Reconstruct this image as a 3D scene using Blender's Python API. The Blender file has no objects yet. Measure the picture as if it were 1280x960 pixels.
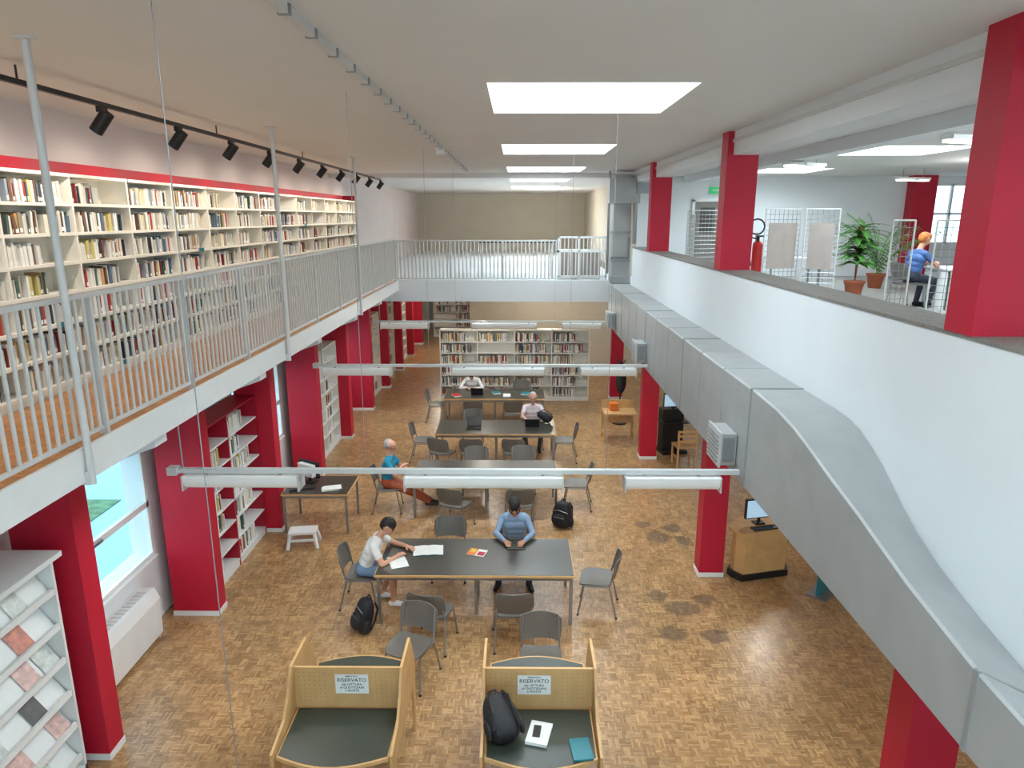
import bpy, math, random
import numpy as np
from mathutils import Vector, Matrix
random.seed(7)
scene = bpy.context.scene
C = scene.collection
try:
    scene.view_settings.view_transform = 'Standard'
    scene.view_settings.look = 'None'
    scene.view_settings.exposure = 0.0
except Exception:
    pass

# ------------------------------------------------------------------ materials
def lin(c):
    out = []
    for x in c[:3]:
        x = x / 255.0
        out.append(x / 12.92 if x <= 0.04045 else ((x + 0.055) / 1.055) ** 2.4)
    return (out[0], out[1], out[2], 1.0)

def mat(name, col, rough=0.6, metal=0.0, var=0.08, scale=6.0, bump=0.0, coat=0.0, emit=0.0, emitcol=None, bscale=None):
    m = bpy.data.materials.new(name)
    m.use_nodes = True
    nt = m.node_tree
    b = nt.nodes["Principled BSDF"]
    b.inputs["Roughness"].default_value = rough
    b.inputs["Metallic"].default_value = metal
    b.inputs["Coat Weight"].default_value = coat
    tc = nt.nodes.new("ShaderNodeTexCoord")
    n = nt.nodes.new("ShaderNodeTexNoise")
    n.inputs["Scale"].default_value = scale
    n.inputs["Detail"].default_value = 4
    nt.links.new(tc.outputs["Object"], n.inputs["Vector"])
    r = nt.nodes.new("ShaderNodeValToRGB")
    c = lin(col)
    r.color_ramp.elements[0].position = 0.3
    r.color_ramp.elements[1].position = 0.7
    r.color_ramp.elements[0].color = tuple(x * (1 - var) for x in c[:3]) + (1,)
    r.color_ramp.elements[1].color = tuple(min(1, x * (1 + var)) for x in c[:3]) + (1,)
    nt.links.new(n.outputs["Fac"], r.inputs["Fac"])
    nt.links.new(r.outputs["Color"], b.inputs["Base Color"])
    if bump > 0:
        n2 = nt.nodes.new("ShaderNodeTexNoise")
        n2.inputs["Scale"].default_value = bscale or scale * 4
        nt.links.new(tc.outputs["Object"], n2.inputs["Vector"])
        bp = nt.nodes.new("ShaderNodeBump")
        bp.inputs["Strength"].default_value = bump
        bp.inputs["Distance"].default_value = 0.02
        nt.links.new(n2.outputs["Fac"], bp.inputs["Height"])
        nt.links.new(bp.outputs["Normal"], b.inputs["Normal"])
    if emit > 0:
        b.inputs["Emission Color"].default_value = lin(emitcol or col)
        b.inputs["Emission Strength"].default_value = emit
    return m

STAINS = [(2.42, 11.0, .2, .26), (2.75, 11.35, .17, .18), (2.25, 11.5, .18, .13), (2.85, 10.85, .14, .18),
          (2.35, 8.75, .28, .2), (2.08, 8.15, .2, .17), (2.62, 8.1, .2, .17), (2.05, 9.1, .16, .15), (2.72, 9.0, .18, .14)]

def floor_mat(name, c1, c2, stains=False):
    m = bpy.data.materials.new(name)
    m.use_nodes = True
    nt = m.node_tree
    N = nt.nodes; L = nt.links
    b = N["Principled BSDF"]
    tc = N.new("ShaderNodeTexCoord")
    def brick(rot):
        mp = N.new("ShaderNodeMapping")
        mp.inputs["Rotation"].default_value = (0, 0, rot)
        L.new(tc.outputs["Object"], mp.inputs["Vector"])
        br = N.new("ShaderNodeTexBrick")
        br.offset = 0.5
        br.inputs["Scale"].default_value = 1.0
        br.inputs["Brick Width"].default_value = 0.12
        br.inputs["Row Height"].default_value = 0.024
        br.inputs["Mortar Size"].default_value = 0.0012
        br.inputs["Mortar Smooth"].default_value = 0.3
        br.inputs["Color1"].default_value = lin(c1)
        br.inputs["Color2"].default_value = lin(c2)
        br.inputs["Mortar"].default_value = lin(tuple(x * 0.6 for x in c2))
        L.new(mp.outputs["Vector"], br.inputs["Vector"])
        return br
    b1 = brick(0); b2 = brick(math.pi / 2)
    ck = N.new("ShaderNodeTexChecker")
    ck.inputs["Scale"].default_value = 1 / 0.12
    ck.inputs["Color1"].default_value = (1, 1, 1, 1)
    ck.inputs["Color2"].default_value = (0, 0, 0, 1)
    mpc = N.new("ShaderNodeMapping")
    mpc.inputs["Location"].default_value = (0.003, 0.003, 0.013)
    L.new(tc.outputs["Object"], mpc.inputs["Vector"])
    L.new(mpc.outputs["Vector"], ck.inputs["Vector"])
    mx = N.new("ShaderNodeMixRGB")
    L.new(ck.outputs["Fac"], mx.inputs["Fac"])
    L.new(b1.outputs["Color"], mx.inputs["Color1"])
    L.new(b2.outputs["Color"], mx.inputs["Color2"])
    ns = N.new("ShaderNodeTexNoise")
    ns.inputs["Scale"].default_value = 1.3
    ns.inputs["Detail"].default_value = 6
    L.new(tc.outputs["Object"], ns.inputs["Vector"])
    rp = N.new("ShaderNodeValToRGB")
    rp.color_ramp.elements[0].position = 0.3; rp.color_ramp.elements[0].color = (0.84, 0.83, 0.81, 1)
    rp.color_ramp.elements[1].position = 0.7; rp.color_ramp.elements[1].color = (1.06, 1.06, 1.06, 1)
    L.new(ns.outputs["Fac"], rp.inputs["Fac"])
    mu = N.new("ShaderNodeMixRGB"); mu.blend_type = 'MULTIPLY'; mu.inputs["Fac"].default_value = 1
    L.new(mx.outputs["Color"], mu.inputs["Color1"])
    L.new(rp.outputs["Color"], mu.inputs["Color2"])
    last = mu.outputs["Color"]
    # per-block tone so single tiles read
    wn = N.new("ShaderNodeTexWhiteNoise"); wn.noise_dimensions = '2D'
    sn = N.new("ShaderNodeVectorMath"); sn.operation = 'SNAP'; sn.inputs[1].default_value = (.12, .12, 1)
    L.new(tc.outputs["Object"], sn.inputs[0]); L.new(sn.outputs["Vector"], wn.inputs["Vector"])
    mr0 = N.new("ShaderNodeMapRange"); mr0.inputs["To Min"].default_value = .82; mr0.inputs["To Max"].default_value = 1.12
    L.new(wn.outputs["Value"], mr0.inputs["Value"])
    vm = N.new("ShaderNodeVectorMath"); vm.operation = 'SCALE'
    L.new(last, vm.inputs[0]); L.new(mr0.outputs["Result"], vm.inputs["Scale"])
    last = vm.outputs["Vector"]
    if stains:
        n3 = N.new("ShaderNodeTexNoise"); n3.inputs["Scale"].default_value = 9; n3.inputs["Detail"].default_value = 5
        L.new(tc.outputs["Object"], n3.inputs["Vector"])
        for (sx, sy, rx, ry) in STAINS:
            mp = N.new("ShaderNodeMapping"); mp.vector_type = 'POINT'
            mp.inputs["Location"].default_value = (-sx / rx, -sy / ry, 0)
            mp.inputs["Scale"].default_value = (1 / rx, 1 / ry, 0)
            L.new(tc.outputs["Object"], mp.inputs["Vector"])
            ln = N.new("ShaderNodeVectorMath"); ln.operation = 'LENGTH'
            L.new(mp.outputs["Vector"], ln.inputs[0])
            ad = N.new("ShaderNodeMath"); ad.operation = 'MULTIPLY_ADD'
            L.new(n3.outputs["Fac"], ad.inputs[0]); ad.inputs[1].default_value = 1.1
            L.new(ln.outputs["Value"], ad.inputs[2])
            mr = N.new("ShaderNodeMapRange")
            mr.inputs["From Min"].default_value = 1.3; mr.inputs["From Max"].default_value = 1.65
            mr.inputs["To Min"].default_value = 0.55; mr.inputs["To Max"].default_value = 0.0
            L.new(ad.outputs[0], mr.inputs["Value"])
            mm = N.new("ShaderNodeMixRGB")
            L.new(mr.outputs["Result"], mm.inputs["Fac"])
            L.new(last, mm.inputs["Color1"])
            mm.inputs["Color2"].default_value = lin((74, 70, 66))
            last = mm.outputs["Color"]
    L.new(last, b.inputs["Base Color"])
    b.inputs["Roughness"].default_value = 0.32
    b.inputs["Coat Weight"].default_value = 0.2
    b.inputs["Coat Roughness"].default_value = 0.2
    return m

M = {}
M['floor'] = floor_mat("parquet_mosaic", (206, 166, 118), (164, 122, 78), True)
M['gfloor'] = floor_mat("parquet_gallery", (212, 152, 92), (180, 120, 66))
M['red'] = mat("red_paint", (186, 6, 44), 0.55, var=0.06, scale=2)
M['redsh'] = mat("red_lacquer_shelf", (168, 10, 40), 0.45, var=0.05)
M['wall'] = mat("white_plaster", (226, 227, 227), 0.85, var=0.02, scale=1.5, bump=0.04, bscale=40)
M['wallbeige'] = mat("beige_plaster", (206, 196, 178), 0.85, var=0.03, scale=1.5)
M['wallwarm'] = mat("warm_plaster", (226, 212, 208), 0.85, var=0.03, scale=1.5)
M['ceil'] = mat("ceiling_plaster", (222, 218, 213), 0.9, var=0.02, scale=0.7)
M['white'] = mat("white_lacquer", (230, 229, 225), 0.4, var=0.02)
M['shelfw'] = mat("cream_shelf_metal", (234, 229, 216), 0.45, var=0.02)
M['rail'] = mat("rail_paint", (206, 204, 200), 0.4, metal=0.1, var=0.03)
M['duct'] = mat("galvanised_duct", (172, 172, 170), 0.5, metal=0.2, var=0.06, scale=3, bump=0.06)
M['ductedge'] = mat("duct_flange", (158, 158, 156), 0.5, metal=0.3, var=0.06)
M['cap'] = mat("stone_cap", (128, 121, 114), 0.7, var=0.2, scale=40)
M['metal'] = mat("steel_tube", (150, 150, 150), 0.35, metal=0.7, var=0.04)
M['black'] = mat("black_plastic", (24, 24, 26), 0.45, var=0.1)
M['dark'] = mat("dark_laminate", (66, 62, 54), 0.3, var=0.1, scale=3)
M['green'] = mat("green_linoleum", (64, 69, 60), 0.35, var=0.08, scale=3)
M['maple'] = mat("maple_ply", (208, 164, 108), 0.45, var=0.1, scale=5)
M['chair'] = mat("grey_chair_shell", (106, 101, 94), 0.4, var=0.06)
M['paper'] = mat("paper", (235, 233, 226), 0.8, var=0.03)
M['text'] = mat("print_ink", (30, 30, 34), 0.8, var=0.02)
M['lamp'] = mat("lamp_diffuser", (226, 226, 222), 0.4, var=0.02, emit=0.08, emitcol=(255, 250, 240))
M['tube'] = mat("fluorescent_tube_lit", (255, 250, 235), 0.4, var=0.0, emit=7, emitcol=(255, 250, 235))
M['sky'] = mat("skylight_glazing", (235, 248, 255), 0.4, var=0.0, emit=17, emitcol=(224, 243, 255))
M['screen'] = mat("screen_glow", (170, 200, 220), 0.3, var=0.1, emit=0.6, emitcol=(170, 205, 230))
M['leaf'] = mat("leaf_green", (84, 144, 60), 0.5, var=0.3, scale=12)
M['grass'] = mat("grass", (92, 136, 104), 0.9, var=0.45, scale=5)
M['hedge'] = mat("hedge_leaves", (72, 118, 84), 0.9, var=0.5, scale=14, bump=.5)
M['pave'] = mat("pale_paving", (150, 190, 205), 0.8, var=0.06, scale=1)
M['terra'] = mat("terracotta", (150, 78, 48), 0.7, var=0.1)
M['rubber'] = mat("backpack_nylon", (22, 23, 28), 0.6, var=0.2, scale=30, bump=0.3)
M['teal'] = mat("teal_plastic", (30, 120, 130), 0.4, var=0.05)
M['orange'] = mat("orange_plastic", (225, 120, 40), 0.5, var=0.05)
M['greyboard'] = mat("grey_felt_board", (160, 146, 138), 0.9, var=0.06)
M['redext'] = mat("extinguisher_red", (196, 20, 24), 0.35, var=0.05)
M['exit'] = mat("exit_sign_green", (20, 150, 80), 0.4, var=0.02, emit=0.6, emitcol=(30, 170, 90))
M['concrete'] = mat("grey_lino", (160, 157, 152), 0.45, var=0.06, scale=2)

def glass_mat():
    m = bpy.data.materials.new("window_glass"); m.use_nodes = True
    nt = m.node_tree; nt.nodes.clear()
    o = nt.nodes.new("ShaderNodeOutputMaterial")
    t = nt.nodes.new("ShaderNodeBsdfTransparent"); t.inputs[0].default_value = (0.9, 0.98, 1, 1)
    g = nt.nodes.new("ShaderNodeBsdfGlossy"); g.inputs["Roughness"].default_value = 0.05
    x = nt.nodes.new("ShaderNodeMixShader"); x.inputs[0].default_value = 0.06
    nt.links.new(t.outputs[0], x.inputs[1]); nt.links.new(g.outputs[0], x.inputs[2]); nt.links.new(x.outputs[0], o.inputs[0])
    return m
M['glass'] = glass_mat()

def book_mat():
    m = bpy.data.materials.new("book_spines"); m.use_nodes = True
    nt = m.node_tree; b = nt.nodes["Principled BSDF"]
    a = nt.nodes.new("ShaderNodeAttribute"); a.attribute_name = "col"
    nt.links.new(a.outputs["Color"], b.inputs["Base Color"])
    b.inputs["Roughness"].default_value = 0.55
    return m
M['book'] = book_mat()

# ------------------------------------------------------------------ mesh builder
class MB:
    def __init__(s):
        s.v = []; s.f = []; s.m = []; s.mats = []
    def mi(s, m):
        if isinstance(m, str): m = M[m]
        if m not in s.mats: s.mats.append(m)
        return s.mats.index(m)
    def add(s, vs, fs, m, T=None):
        o = len(s.v); i = s.mi(m)
        for p in vs:
            p = Vector(p)
            s.v.append(tuple(T @ p) if T is not None else tuple(p))
        for f in fs:
            s.f.append(tuple(o + k for k in f)); s.m.append(i)
    def box(s, x0, x1, y0, y1, z0, z1, m, T=None):
        vs = [(x0, y0, z0), (x1, y0, z0), (x1, y1, z0), (x0, y1, z0), (x0, y0, z1), (x1, y0, z1), (x1, y1, z1), (x0, y1, z1)]
        fs = [(3, 2, 1, 0), (4, 5, 6, 7), (0, 1, 5, 4), (1, 2, 6, 5), (2, 3, 7, 6), (3, 0, 4, 7)]
        s.add(vs, fs, m, T)
    def tube(s, p, q, r1, m, r2=None, n=8, T=None):
        p = Vector(p); q = Vector(q); r2 = r1 if r2 is None else r2
        d = (q - p)
        if d.length < 1e-6: return
        d.normalize()
        a = Vector((0, 0, 1)) if abs(d.z) < 0.9 else Vector((1, 0, 0))
        u = d.cross(a).normalized(); w = d.cross(u)
        vs = []
        for (c, r) in ((p, r1), (q, r2)):
            for k in range(n):
                t = 2 * math.pi * k / n
                vs.append(c + (u * math.cos(t) + w * math.sin(t)) * r)
        fs = [(k, (k + 1) % n, n + (k + 1) % n, n + k) for k in range(n)]
        fs.append(tuple(reversed(range(n)))); fs.append(tuple(range(n, 2 * n)))
        s.add(vs, fs, m, T)
    def path(s, pts, r, m, n=8, T=None):
        for a, b in zip(pts[:-1], pts[1:]): s.tube(a, b, r, m, n=n, T=T)
    def ell(s, c, r, m, nu=14, nv=9, T=None, fn=None):
        vs = []; fs = []
        for j in range(nv + 1):
            ph = math.pi * j / nv
            for i in range(nu):
                th = 2 * math.pi * i / nu
                x, y, z = math.sin(ph) * math.cos(th), math.sin(ph) * math.sin(th), math.cos(ph)
                if fn: x, y, z = fn(x, y, z)
                vs.append((c[0] + r[0] * x, c[1] + r[1] * y, c[2] + r[2] * z))
        for j in range(nv):
            for i in range(nu):
                fs.append((j * nu + i, j * nu + (i + 1) % nu, (j + 1) * nu + (i + 1) % nu, (j + 1) * nu + i))
        s.add(vs, fs, m, T)
    def prism(s, poly, z0, z1, m, T=None):
        n = len(poly)
        vs = [(x, y, z0) for x, y in poly] + [(x, y, z1) for x, y in poly]
        fs = [tuple(reversed(range(n))), tuple(range(n, 2 * n))] + [(k, (k + 1) % n, n + (k + 1) % n, n + k) for k in range(n)]
        s.add(vs, fs, m, T)
    def sheet(s, g, th, m, T=None):
        ni = len(g); nj = len(g[0])
        G = [[Vector(p) for p in row] for row in g]
        vs = []
        nor = []
        for i in range(ni):
            for j in range(nj):
                du = G[min(i + 1, ni - 1)][j] - G[max(i - 1, 0)][j]
                dv = G[i][min(j + 1, nj - 1)] - G[i][max(j - 1, 0)]
                nor.append(du.cross(dv).normalized())
                vs.append(G[i][j])
        k = ni * nj
        vs = vs + [p + n_ * th for p, n_ in zip(vs, nor)]
        fs = []
        idx = lambda i, j: i * nj + j
        for i in range(ni - 1):
            for j in range(nj - 1):
                q = (idx(i, j), idx(i + 1, j), idx(i + 1, j + 1), idx(i, j + 1))
                fs.append(tuple(reversed(q))); fs.append(tuple(k + a for a in q))
        for i in range(ni - 1):
            fs.append((idx(i, 0), idx(i + 1, 0), k + idx(i + 1, 0), k + idx(i, 0)))
            fs.append((idx(i + 1, nj - 1), idx(i, nj - 1), k + idx(i, nj - 1), k + idx(i + 1, nj - 1)))
        for j in range(nj - 1):
            fs.append((idx(0, j + 1), idx(0, j), k + idx(0, j), k + idx(0, j + 1)))
            fs.append((idx(ni - 1, j), idx(ni - 1, j + 1), k + idx(ni - 1, j + 1), k + idx(ni - 1, j)))
        s.add(vs, fs, m, T)
    def mesh(s, name, smooth=True):
        me = bpy.data.meshes.new(name)
        me.from_pydata([tuple(p) for p in s.v], [], s.f)
        for m in s.mats: me.materials.append(m)
        me.polygons.foreach_set("material_index", s.m)
        if smooth:
            me.polygons.foreach_set("use_smooth", [True] * len(me.polygons))
            try: me.set_sharp_from_angle(angle=0.6)
            except Exception: me.polygons.foreach_set("use_smooth", [False] * len(me.polygons))
        me.update()
        return me
    def obj(s, name, loc=(0, 0, 0), rz=0.0, bevel=0.0, smooth=True):
        return place(s.mesh(name, smooth), name, loc, rz, bevel)

def place(me, name, loc=(0, 0, 0), rz=0.0, bevel=0.0, rot=None):
    o = bpy.data.objects.new(name, me)
    C.objects.link(o)
    o.location = loc
    o.rotation_euler = rot or (0, 0, rz)
    if bevel > 0:
        b = o.modifiers.new("bevel", 'BEVEL'); b.width = bevel; b.segments = 2; b.limit_method = 'ANGLE'
    return o

# ------------------------------------------------------------------ room constants
XL, XR = -4.95, 13.5
YB, YF = -4.0, 34.5
ZG, ZC = 3.75, 6.5
EDGE = -3.18
COLY = [5.9 + 2.62 * i for i in range(-2, 10)]
RCOL = [4.2, 9.65, 14.95, 20.3]

b = MB(); b.box(XL - .3, 7.5, YB, YF, -.2, 0, 'floor'); b.obj("floor")
b = MB(); b.box(XL, EDGE, YB, 18.2, ZG - .03, ZG, 'gfloor'); b.box(XL, EDGE + .0, YB, 18.2, 3.54, ZG - .03, 'wall')
b.obj("floor_gallery")
b = MB(); b.box(EDGE - .0, EDGE + .03, .75, 18.2, 3.52, ZG + .02, 'white'); b.obj("trim_1")
b = MB(); b.box(XL, 2.8, 18.25, YF, 3.22, ZG, 'wall'); b.box(EDGE, 2.8, 18.2, 18.25, 3.22, ZG + .03, 'wall'); b.obj("floor_bridge")
b = MB(); b.box(EDGE + .03, 2.8, YB, .5, 3.5, ZG, 'wall'); b.obj("floor_landing")
b = MB(); b.box(3.2, XR, YB, 20, 3.35, ZG, 'concrete'); b.obj("floor_upper_room")

SKY = [(-.27, 1.54, y, y + 1.75) for y in (-3.9 + .1, 1.2, 6.25, 11.35, 16.4, 21.4, 26.4)]  # first two openings are out of view, added for fill light
SKY2 = [(5.5, 7.4, y, y + 1.75) for y in (1.3, 6.4, 11.6, 16.9)]
b = MB()
def strip(x0, x1, holes, ymax=YF):
    y = YB
    for h in holes:
        b.box(x0, x1, y, h[2], ZC, ZC + .1, 'ceil'); y = h[3]
    b.box(x0, x1, y, ymax, ZC, ZC + .1, 'ceil')
strip(XL, -.27, []); strip(-.27, 1.54, SKY); strip(1.54, 5.5, []); strip(5.5, 7.4, SKY2); strip(7.4, XR, [])
b.obj("ceiling", smooth=False)
for i, h in enumerate(SKY + SKY2):
    b = MB()
    x0, x1, y0, y1 = h
    t = .04; zt = ZC + .62
    b.box(x0 - t, x0, y0 - t, y1 + t, ZC + .1, zt, 'white'); b.box(x1, x1 + t, y0 - t, y1 + t, ZC + .1, zt, 'white')
    b.box(x0, x1, y0 - t, y0, ZC + .1, zt, 'white'); b.box(x0, x1, y1, y1 + t, ZC + .1, zt, 'white')
    b.box(x0 - t, x1 + t, y0 - t, y1 + t, zt, zt + .04, 'sky')
    b.obj("skylight", smooth=False)

# walls ---------------------------------------------------------------
WIN = [(COLY[2] + .25, COLY[3]), (COLY[4] + .25, COLY[5]), (COLY[6] + .25, COLY[7]), (COLY[0] + .25, COLY[1])]
WIN.sort()
b = MB()
y = YB
for (a, c) in WIN:
    b.box(XL - .3, XL, y, a, 0, 3.52, 'wall')
    b.box(XL - .3, XL, a, c, 0, .94, 'wall'); b.box(XL - .3, XL, a, c, 2.5, 3.52, 'wall')
    y = c
b.box(XL - .3, XL, y, YF, 0, 3.52, 'wall')
b.box(XL - .3, XL, YB, YF, 3.52, ZC, 'wallwarm')
b.obj("wall_left", smooth=False)
for i, (a, c) in enumerate(WIN):
    b = MB(); x0, x1 = XL - .05, XL + .01
    fr = .05
    b.box(x0, x1, a, c, .94, .99, 'white'); b.box(x0, x1, a, c, 2.45, 2.5, 'white'); b.box(x0, x1, a, c, 1.64, 1.72, 'white')
    b.box(x0, x1, a, a + fr, .99, 2.45, 'white'); b.box(x0, x1, c - fr, c, .99, 2.45, 'white')
    b.box(x0 + .02, x0 + .03, a, c, 1, 2.44, 'glass')
    b.box(XL - .05, XL + .06, a, c, .9, .94, 'white')
    b.box(x1, x1 + .03, (a + c) / 2 - .1, (a + c) / 2 + .1, 1.66, 1.7, 'metal')
    b.obj("window_%d" % (i + 1), smooth=False)
b = MB(); b.box(XL - .3, XR, YF, YF + .2, 0, ZC, 'wallbeige'); b.obj("wall_far")
b = MB(); b.box(3.2, 3.35, 20.0, YF, ZG, ZC, 'wallbeige'); b.obj("wall_upper_side")
b = MB(); b.box(-1.7, 7.5, 24, 24.15, 0, 3.22, 'wallbeige'); b.obj("wall_partition")
b = MB(); b.box(7.5, 7.7, YB, YF, 0, 3.35, 'wall'); b.obj("wall_right_lower")
b = MB(); b.box(XR, XR + .2, YB, 20.2, ZG, ZC, 'wall'); b.obj("wall_right")
b = MB(); WX0, WX1 = 11.5, 12.7
b.box(3.35, WX0, 20, 20.2, 3.35, ZC, 'wall'); b.box(WX0, WX1, 20, 20.2, 3.35, 4.64, 'wall'); b.box(WX0, WX1, 20, 20.2, 6.3, ZC, 'wall')
b.box(WX1, XR, 20, 20.2, 3.35, ZC, 'wall')
b.obj("wall_upper_far", smooth=False)
b = MB()
for z in (4.64, 5.45, 6.24): b.box(WX0, WX1, 20.02, 20.1, z, z + .06, 'white')
for x in (WX0, (WX0 + WX1) / 2 - .03, WX1 - .06): b.box(x, x + .06, 20.02, 20.1, 4.64, 6.3, 'white')
b.box(WX0, WX1, 20.12, 20.13, 4.64, 6.3, 'glass')
b.obj("window_9", smooth=False)
b = MB(); b.box(10.8, 11.42, 19.6, 19.98, ZG, ZC, 'red'); b.obj("pilaster_red")
b = MB()
for x in [XL + .1 + i * 1.65 for i in range(12)]:
    b.box(x, x + .07, YB - .1, YB, 0, ZC, 'white')
for z in (0, 1.2, 3.4, 4.7, 6.42): b.box(XL, XR, YB - .1, YB, z, z + .08, 'white')
b.box(XL, XR, YB - .06, YB - .05, 0, ZC, 'glass')
b.obj("window_10", smooth=False)  # unseen glazed facade behind the camera, added to let in flat fill light

# exterior ground
b = MB(); b.box(-40, XL - .3, -20, 50, -.3, -.05, 'pave'); b.box(-40, XL - 2.9, -20, 12.6, -.05, -.03, 'grass'); b.obj("exterior_ground")
b = MB()
for i in range(90):
    yy = random.uniform(8, 12.7); xx = -9.6 + random.uniform(-1.0, .8)
    r = random.uniform(.15, .38)
    b.ell((xx, yy, random.uniform(0, .5)), (r, r, r), 'hedge', 8, 6)
b.obj("garden_hedge")

# parapet
b = MB(); b.box(2.8, 3.2, YB, 17.2, 2.75, 4.66, 'wall'); b.box(2.8, 3.2, 17.2, 20, 3.2, ZG, 'wall')
b.obj("parapet_wall", smooth=False)
b = MB(); b.box(2.79, 3.22, YB, 17.22, 4.66, 4.685, 'cap'); b.obj("trim_2")
b = MB(); b.box(2.86, 3.18, YB, 20, 6.2, 6.5, 'wall'); b.box(2.84, 2.86, YB, 20, 6.36, 6.4, 'rail'); b.obj("ceiling_beam")
b = MB(); b.box(XL, 2.86, 18.6, 18.75, 6.38, 6.5, 'ceil'); b.obj("ceiling_beam_cross")
b = MB(); b.box(4.6, 4.9, YB, 20, 6.32, 6.5, 'wall'); b.obj("ceiling_beam_inner")

# red columns ---------------------------------------------------------
for y in COLY:
    b = MB(); b.box(-4.78, -4.16, y, y + .25, 0, 3.52 if y < 18.2 else 3.22, 'red'); b.box(-4.79, -4.15, y - .01, y + .26, 0, .07, 'white')
    b.obj("support_column")
for y in COLY[:7]:
    b = MB()
    b.prism([(-4.155, 3.52), (-3.3, 3.52), (-3.3, 3.36), (-4.155, 3.05)], y + .02, y + .23, 'wall',
            Matrix(((1, 0, 0, 0), (0, 0, 1, 0), (0, 1, 0, 0), (0, 0, 0, 1))))
    b.obj("cantilever_bracket", smooth=False)
for y in RCOL:
    b = MB(); b.box(2.79, 3.16, y, y + .28, 0, 2.76, 'red'); b.box(2.78, 3.17, y - .01, y + .29, 0, .07, 'white')
    b.box(2.78, 3.2, y, y + .28, 4.685 if y < 17 else 3.75, 6.5, 'red')
    b.obj("support_column")

# ------------------------------------------------------------------ books
BC = [(226, 222, 210), (214, 206, 190), (236, 234, 228), (190, 182, 168), (60, 56, 60), (40, 44, 62), (130, 40, 44),
      (170, 60, 50), (196, 150, 96), (90, 110, 130), (70, 96, 84), (150, 140, 120), (200, 196, 196), (110, 84, 64), (205, 190, 120), (150, 160, 176)]
BCL = [lin(c) for c in BC]
def books(name, runs, loc=(0, 0, 0)):
    V = []; F = []; K = []
    W = lin((238, 236, 230))
    for (st, d, inw, ln, hm, fill, light) in runs:
        st = Vector(st); d = Vector(d); inw = Vector(inw)
        x = 0.01; stop = ln * fill
        while x < stop:
            if random.random() < .04: x += random.uniform(.03, .12); continue
            w = random.uniform(.013, .038)
            if x + w > ln - .01: break
            h = hm * random.uniform(.72, .97); dp = random.uniform(.13, .2)
            off = random.uniform(.01, .04)
            col = random.choice(BCL) if random.random() > light else random.choice(BCL[:3])
            lean = random.uniform(-.03, .03) if random.random() < .15 else 0
            o = len(V); p = st + d * x + inw * off
            up = Vector((0, 0, 1)) * h + d * lean
            for q in (p, p + d * w, p + d * w + inw * dp, p + inw * dp):
                V.append(q)
            for q in (p, p + d * w, p + d * w + inw * dp, p + inw * dp):
                V.append(q + up)
            for f in ((0, 1, 5, 4), (1, 2, 6, 5), (3, 0, 4, 7), (2, 3, 7, 6)):
                F.append(tuple(o + k for k in f)); K.append(col)
            F.append((o + 4, o + 5, o + 6, o + 7)); K.append(W)
            if random.random() < .5 and w > .018:
                o = len(V); q0 = p - inw * .002 + Vector((0, 0, h * .08)); q1 = p - inw * .002 + Vector((0, 0, h * .28))
                V += [q0 + d * .002, q0 + d * (w - .002), q1 + d * (w - .002), q1 + d * .002]
                F.append((o, o + 1, o + 2, o + 3)); K.append(W)
            x += w + .0015
    me = bpy.data.meshes.new(name)
    me.from_pydata([tuple(v) for v in V], [], F)
    at = me.color_attributes.new("col", 'FLOAT_COLOR', 'CORNER')
    cols = np.repeat(np.array(K, dtype=np.float32), [len(f) for f in F], axis=0).ravel()
    at.data.foreach_set("color", cols)
    me.materials.append(M['book'])
    return place(me, name, loc)

# gallery bookcases
SH = [.1, .38, .66, .94, 1.22, 1.5, 1.78]
y0g, nb, bw = .9, 18, 1.015
b = MB()
runs = []
xf, xb = -4.41, -4.72
for i in range(nb + 1):
    yy = y0g + i * bw
    b.box(xb, xf + .0, yy - .012, yy + .012, ZG, ZG + 2.06, 'shelfw')
for i in range(nb):
    ya, yb_ = y0g + i * bw + .012, y0g + (i + 1) * bw - .012
    b.box(xb, xf + .02, ya, yb_, ZG, ZG + .09, 'shelfw')
    for j, z in enumerate(SH):
        b.box(xb, xf + (.05 if j < 3 else .0), ya, yb_, ZG + z - .03, ZG + z, 'shelfw')
        fill = random.choice([.5, .7, .8, .9, .95, .98])
        if random.random() < .96:
            runs.append(((xf - .02 + (.03 if j < 3 else 0), ya, ZG + z), (0, 1, 0), (-1, 0, 0), bw - .03, .215, fill, .34))
        b.box(xb + .02, xf - .03, ya + fill * bw - .03, ya + fill * bw - .026, ZG + z, ZG + z + .17, 'white')
        if random.random() < .12:
            q = ya + random.uniform(.1, .6); b.box(xf + .05, xf + .055, q, q + .16, ZG + z - .035, ZG + z + .015, 'teal')
    b.box(xb, xf + .02, ya, yb_, ZG + 2.03, ZG + 2.06, 'shelfw')
b.box(xb - .02, xb, y0g, y0g + nb * bw, ZG, ZG + 2.06, 'shelfw')
b.box(xb - .05, xb - .02, y0g, y0g + nb * bw, ZG, ZG + 2.2, 'redsh')
b.box(xb - .05, xf + .02, y0g + nb * bw + .015, y0g + nb * bw + .06, ZG, ZG + 2.2, 'redsh')
b.obj("gallery_bookcase", smooth=False)
books("gallery_books", runs)

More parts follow.
